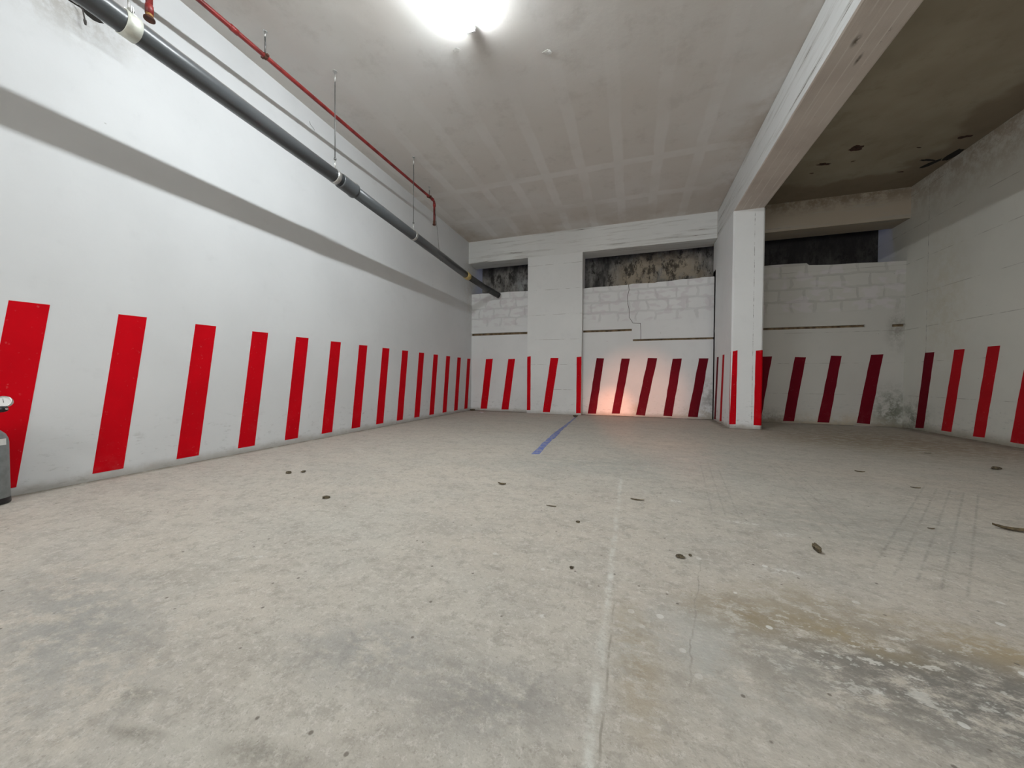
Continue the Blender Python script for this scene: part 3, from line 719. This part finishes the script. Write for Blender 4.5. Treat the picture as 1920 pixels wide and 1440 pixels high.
# ------------------------------------------------------------------ red sprinkler pipe
def rp(y): return Vector((0.392, y, 3.368+0.025*y))
red = empty('sprinkler_pipe', rp(3.0)); r0 = rp(3.0)
tag(red, 'thin red sprinkler pipe under the ceiling with two downward drops', 'pipe')
ye = 4.93; pe = rp(ye)
b = MB()
bend = [pe + Vector((0, 0.05*math.sin(a), -0.05*(1-math.cos(a)))) for a in [math.pi/2*i/6 for i in range(7)]]
b.tube([rp(-3)-r0, rp(0)-r0, rp(2.0)-r0, rp(4.0)-r0] + [p-r0 for p in bend], 0.0185, 'redpipe', 18); b.done('main_pipe', red)
foot = Vector((bend[-1].x, bend[-1].y, 3.125))
b = MB(); b.tube([bend[-1]-r0, foot-r0], 0.0165, 'redpipe', 18); b.done('drop_pipe', red)
b = MB(); b.tube([foot+Vector((0, 0, 0.06))-r0, foot+Vector((0, 0, 0.055))-r0, foot+Vector((0, 0, 0.02))-r0, foot-r0, foot-Vector((0, 0, 0.012))-r0], [0.017, 0.021, 0.021, 0.026, 0.026], 'rust', 18); b.done('sprinkler_socket', red)
b = MB(); b.tube([pe+Vector((0, -0.03, 0))-r0, pe+Vector((0, 0.01, 0))-r0], 0.024, 'redpipe', 18); b.tube([bend[-1]+Vector((0, 0, 0.01))-r0, bend[-1]-Vector((0, 0, 0.035))-r0], 0.0225, 'redpipe', 18); b.done('elbow_collar', red)
# first drop
d0 = rp(1.47)
b = MB(); b.tube([d0-r0, Vector((d0.x, d0.y, 3.06))-r0], 0.0175, 'redpipe', 18); b.done('drop_pipe', red)
b = MB(); b.tube([Vector((d0.x, d0.y, z))-r0 for z in (3.10, 3.095, 3.04)], [0.018, 0.021, 0.021], 'redpipe', 18)
b.tube([Vector((d0.x, d0.y, z))-r0 for z in (3.042, 3.022)], [0.020, 0.018], 'bronze', 18)
b.tube([Vector((d0.x, d0.y, z))-r0 for z in (3.024, 3.014, 3.004)], [0.020, 0.029, 0.029], 'rust', 18); b.done('sprinkler_socket', red)
b = MB(); b.tube([d0+Vector((0, -0.035, 0))-r0, d0+Vector((0, 0.035, 0))-r0], 0.025, 'redpipe', 18); b.tube([d0-r0, d0-Vector((0, 0, 0.04))-r0], 0.025, 'redpipe', 18); b.done('tee', red)
b = MB(); p = rp(1.99); b.tube([p-Vector((0, .03, 0))-r0, p-Vector((0, .028, 0))-r0, p+Vector((0, .028, 0))-r0, p+Vector((0, .03, 0))-r0], [0.019, 0.0225, 0.0225, 0.019], 'redpipe', 18); b.done('pipe_joint', red)
def red_hanger(y, label):
    c_ = rp(y); t = empty('sprinkler_pipe_hanger', c_); tag(t, label, 'pipe hanger', 'short hangers of the red pipe'); top = H-c_.z
    b = MB(); b.tube([(0, 0, 0.02), (0.002, 0, top*0.5), (0, 0, top-0.04)], 0.006, 'rod', 10); b.done('rod', t)
    b = MB(); b.tube([(0, 0, top-0.05), (0, 0, top)], 0.007, 'zinc', 10); b.lathe((0, 0, top-0.005), (0, 0, 1), [(0.018, 0), (0.018, 0.005)], 'zinc', 14); b.done('anchor', t)
    b = MB(); b.tube([(0, -0.014, 0), (0, -0.012, 0), (0, 0.012, 0), (0, 0.014, 0)], [0.019, 0.024, 0.024, 0.019], 'rust', 18)
    for s_ in (-1, 1): b.box((s_*0.028-0.01, -0.010, -0.008), (s_*0.028+0.01, 0.010, 0.008), 'rust')
    b.done('clamp', t)
red_hanger(2.24, 'short dark hanger with rusty clamp halfway along the red pipe')
red_hanger(4.83, 'short dark hanger beside the bend of the red pipe')

# red steel plate between pipe and wall, corner pointing down
b = MB()
cc = Vector((0.10, 1.395, 3.37)); e1 = Vector((0.62, 0.55, -0.75)).normalized(); e2 = Vector((-0.5, -0.35, -0.80)).normalized()
s_ = 0.10
b.prism([-e1*s_-e2*s_, e1*s_-e2*s_, e1*s_+e2*s_, -e1*s_+e2*s_], e1.cross(e2).normalized()*0.02, 'redpipe')
b.tube([(0, 0, 0), (-0.10, 0, 0.0)], 0.012, 'redpipe', 12)
tag(b.done('wall_bracket', loc=cc), 'red steel bracket plate on the white wall behind the grey pipe', 'bracket')

# wire from the end of the red pipe down to the grey pipe
b = MB(); a = Vector((0.392, 4.985, 3.40)); c_ = Vector(gp(4.86))+Vector((-0.01, 0, 0.062))
b.tube([Vector((0, 0, 0)), (c_-a)*0.5+Vector((0.006, 0, -0.008)), c_-a, c_-a+Vector((0.05, 0, -0.03)), c_-a+Vector((0.062, 0, -0.09)), c_-a+Vector((0.03, 0, -0.125)), c_-a+Vector((0.02, 0, -0.15))], 0.0028, 'wire', 8)
tag(b.done('tie_wire', loc=a), 'thin dark tie wire from the red pipe end to the grey pipe', 'wire')
# loose wires at the broken slot
for i, (y, z, pts, lab) in enumerate([(1.262, 3.10, [(0, 0, 0), (0.03, 0.02, -0.03), (0.035, 0.05, -0.07), (0.045, 0.055, -0.13)], 'loose black wire with a bent tip beside the broken wall slot')]):
    b = MB(); b.tube([Vector(p) for p in pts], 0.004, 'wire', 8); b.lathe(pts[-1], (0, 0.1, -1), [(0.007, 0), (0.008, 0.01), (0.005, 0.03)], 'wire', 8)
    tag(b.done('loose_wire', loc=(0.0, y, z)), lab, 'wire')
for (y0, z0, pts, lab) in [(2.13, 3.23, [(0, 0, 0), (0.01, 0.03, -0.05), (0.012, 0.10, -0.14), (0.01, 0.16, -0.19)], 'thin hair-like thread hanging on the white wall above the grey pipe'),
                           (3.03, 3.50, [(0, 0, 0), (0.006, 0.01, -0.03), (0.01, 0.05, -0.05), (0.006, 0.06, -0.06)], 'short curled thread on the white wall just under the ceiling')]:
    b = MB(); b.tube([Vector(p) for p in pts], 0.0014, 'wire', 6); tag(b.done('thread', loc=(0.0, y0, z0)), lab, 'thread')

# ------------------------------------------------------------------ gas bottle at the edge of the picture
cyl = empty('gas_bottle', (0.104, 0.898, 0.0)); cyl.rotation_euler = (0, math.radians(-1.8), 0)
tag(cyl, 'small grey gas bottle with pressure gauge standing against the white wall', 'gas bottle')
b = MB(); b.lathe((0, 0, 0), (0, 0, 1), [(0.072, 0.02), (0.086, 0.022), (0.088, 0.035), (0.088, 0.33), (0.086, 0.35), (0.078, 0.375), (0.062, 0.395), (0.040, 0.410), (0.026, 0.416), (0.026, 0.43)], 'cyl', 40); b.done('body', cyl)
b = MB(); b.lathe((0, 0, 0), (0, 0, 1), [(0.086, 0), (0.090, 0.004), (0.090, 0.028), (0.087, 0.032)], 'black', 40); b.done('foot_ring', cyl)
b = MB()
seg = [math.radians(a) for a in range(-85, 46, 10)]
va = [(0.0887*math.cos(a), 0.0887*math.sin(a), 0.318) for a in seg]; vb = [(0.0887*math.cos(a), 0.0887*math.sin(a), 0.352) for a in seg]
b._m('white'); A = [b.bm.verts.new(p) for p in va]; B_ = [b.bm.verts.new(p) for p in vb]
for i in range(len(seg)-1): b.bm.faces.new((A[i], A[i+1], B_[i+1], B_[i]))
b.done('label_band', cyl)['label'] = 'white label band'
b = MB(); b.lathe((0, 0, 0.43), (0, 0, 1), [(0.018, 0), (0.018, 0.02), (0.012, 0.022), (0.012, 0.10), (0.016, 0.102), (0.016, 0.118)], 'brass', 20); b.tube([(0, 0, 0.500), (0.084, 0.028, 0.514)], 0.010, 'brass', 14); b.tube([(0.080, 0.026, 0.512), (0.104, 0.044, 0.536)], 0.006, 'brass', 10); b.done('valve', cyl)
b = MB(); b.lathe((0.078, 0.025, 0.514), Vector((1, 0.45, 0)), [(0.012, 0), (0.017, 0.006), (0.018, 0.038), (0.014, 0.050), (0.009, 0.054)], 'black', 20)
kn = b.done('knob', cyl); kn['label'] = 'black regulator knob'
b = MB(); b.lathe(Vector((0.078, 0.025, 0.514))+Vector((1, 0.45, 0)).normalized()*0.0542, Vector((1, 0.45, 0)), [(0.006, 0), (0.006, 0.002)], 'steel', 14); b.done('knob_cap', kn)
gd = (Vector((3.38, 0.0, 0.7))-Vector((0.16, 0.89, 0.545))).normalized(); gd = Vector((gd.x, gd.y-0.25, 0.25)).normalized()
gc = Vector((0.107, 0.046, 0.552))
b = MB(); b.lathe(gc-gd*0.012, gd, [(0.026, 0), (0.030, 0.004), (0.030, 0.022), (0.0265, 0.024), (0.0265, 0.019)], 'steel', 28); ga = b.done('gauge', cyl)
b = MB(); b.lathe(gc+gd*0.0072, gd, [(0.026, 0), (0.026, 0.0006)], 'white', 28)
b.done('gauge_dial', ga)
b = MB(); e1 = gd.orthogonal().normalized(); e2 = gd.cross(e1); q0 = gc+gd*0.0085
dn = (e1*0.6+e2*0.8); b.prism([q0-dn*0.006-e1*0.0012, q0-dn*0.006+e1*0.0012, q0+dn*0.019], gd*0.0008, 'black'); b.done('gauge_needle', ga)

# ------------------------------------------------------------------ dirt lying on the floor
def clod(x, y, r, flat, mat, name, label, cat, seed, elong=1.0, ang=0.0, group=None):
    g = random.Random(seed); bm = bmesh.new(); bmesh.ops.create_icosphere(bm, subdivisions=2, radius=1.0)
    ph = [g.uniform(0, 6) for _ in range(6)]
    for v in bm.verts:
        n = v.co.normalized(); k = 1 + 0.22*math.sin(3*n.x+ph[0])+0.2*math.sin(4*n.y+ph[1])+0.15*math.sin(5*n.z+ph[2]) + g.uniform(-0.12, 0.12)
        px, py, pz = n.x*k*r*elong, n.y*k*r, n.z*k*r*flat
        v.co = (px*math.cos(ang)-py*math.sin(ang), px*math.sin(ang)+py*math.cos(ang), pz)
    z0 = min(v.co.z for v in bm.verts)
    for v in bm.verts: v.co.z -= z0
    me = bpy.data.meshes.new(name); bm.to_mesh(me); bm.free(); me.materials.append(M[mat])
    o = bpy.data.objects.new(name, me); COL.objects.link(o); o.location = (x, y, 0)
    return tag(o, label, cat, group)
def leaf(x, y, L, wd, ang, curl, label, seed, name='dry_leaf'):
    b = MB(); n = 8; g = random.Random(seed); b._m('leaf')
    rows = []
    for i in range(n+1):
        s_ = i/n; w = wd*math.sin(math.pi*(0.06+0.90*s_))*g.uniform(.8, 1.1)
        u = (s_-0.5)*L; z = 0.003+curl*(2*s_-1)**2
        row = []
        for q in (-1, 0, 1):
            vx, vy = u, q*w; row.append(b.bm.verts.new((vx*math.cos(ang)-vy*math.sin(ang), vx*math.sin(ang)+vy*math.cos(ang), z + abs(q)*curl*0.6)))
        rows.append(row)
    for a, c2 in zip(rows, rows[1:]):
        for q in (0, 1): b.bm.faces.new((a[q], a[q+1], c2[q+1], c2[q]))
    o = b.done(name, loc=(x, y, 0)); md = o.modifiers.new('t', 'SOLIDIFY'); md.thickness = 0.002; md.offset = 1
    return tag(o, label, 'leaf', 'dry leaves on the floor')
G = 'bits of dried mud on the floor'
# mud clod with two lumps, and others
t = clod(4.11, 1.775, 0.013, 0.95, 'clod', 'mud_clod', 'upright knobbly brown mud clod above the white paint splash', 'mud clod', 1, 0.95, 0.0, G)
t2 = clod(-0.004, 0.016, 0.008, 1.9, 'clod', 'upper_lump', None, None, 2); t2.parent = t
clod(3.57, 1.54, 0.012, 0.45, 'clod', 'mud_clod', 'flat dark mud clod beside the cement joint with a crumb next to it', 'mud clod', 3, 1.5, 0.1, G)
clod(3.61, 1.565, 0.006, 0.5, 'clod', 'mud_clod', 'tiny dark mud crumb next to the flat clod', 'mud clod', 4, 1.2, 0.1, G)
clod(1.716, 1.611, 0.014, 0.45, 'clod', 'mud_clod', 'oval dark mud clod alone on the clean beige floor', 'mud clod', 5, 1.6, 0.3, G)
clod(3.14, 1.75, 0.008, 0.6, 'clod', 'mud_clod', 'pea-sized mud crumb just before the top of the cement joint', 'mud clod', 6, 1.1, 0.0, G)
clod(1.03, 1.93, 0.017, 0.4, 'clod', 'mud_clod', 'flat mud clod by the foot of the striped white wall', 'mud clod', 7, 1.5, 0.2, G)
clod(1.10, 1.99, 0.014, 0.4, 'clod', 'mud_clod', 'smaller mud clod just beyond the one by the striped wall', 'mud clod', 8, 1.3, 0.2, G)
clod(3.18, 1.315, 0.007, 0.5, 'clod', 'mud_clod', 'small mud crumb on the grey oily smudge', 'mud clod', 9, 1.2, 0.5, G)
clod(6.17, 3.96, 0.022, 0.5, 'clod', 'mud_clod', 'lone mud lump on the dark floor by the far side wall', 'mud clod', 10, 1.5, 0.2, G)
clod(2.40, 6.63, 0.035, 0.5, 'clod', 'mud_clod', 'black mud lump at the end of the blue line', 'mud clod', 11, 1.3, 0.0, G)
clod(0.11, 7.08, 0.05, 0.35, 'clod', 'mud_clod', 'heap of dark dirt in the corner under the grey pipe', 'mud clod', 12, 1.4, 0.0, G)
clod(0.47, 6.72, 0.04, 0.15, 'spill', 'plaster_chip', 'white plaster chip on the floor in the pipe corner', 'plaster chip', 13, 1.5, 0.1)
leaf(5.10, 2.35, 0.125, 0.022, -0.25, 0.012, 'long curled dark leaf on the floor toward the far side wall', 1)
leaf(2.575, 2.21, 0.055, 0.014, -0.1, 0.006, 'small folded dark leaf on open floor below the blue line', 2)
leaf(3.42, 2.19, 0.075, 0.009, -0.05, 0.003, 'thin dark leaf strip beside the upper end of the cement joint', 3)
leaf(2.97, 1.92, 0.055, 0.004, 0.02, 0.002, 'thin brown leaf stalk on the floor between small crumbs', 4)
leaf(5.06, 3.47, 0.06, 0.012, -0.15, 0.004, 'small dark leaf on the floor before the pillar', 5)
leaf(5.16, 3.07, 0.05, 0.008, -0.1, 0.003, 'small dark leaf above the tyre tracks', 6)
leaf(4.74, 2.24, 0.028, 0.005, 0.1, 0.002, 'tiny leaf fragment across the tyre tracks', 7)
leaf(6.13, 4.60, 0.06, 0.012, 0.1, 0.003, 'small leaf in the dim aisle beyond the pillar', 8)
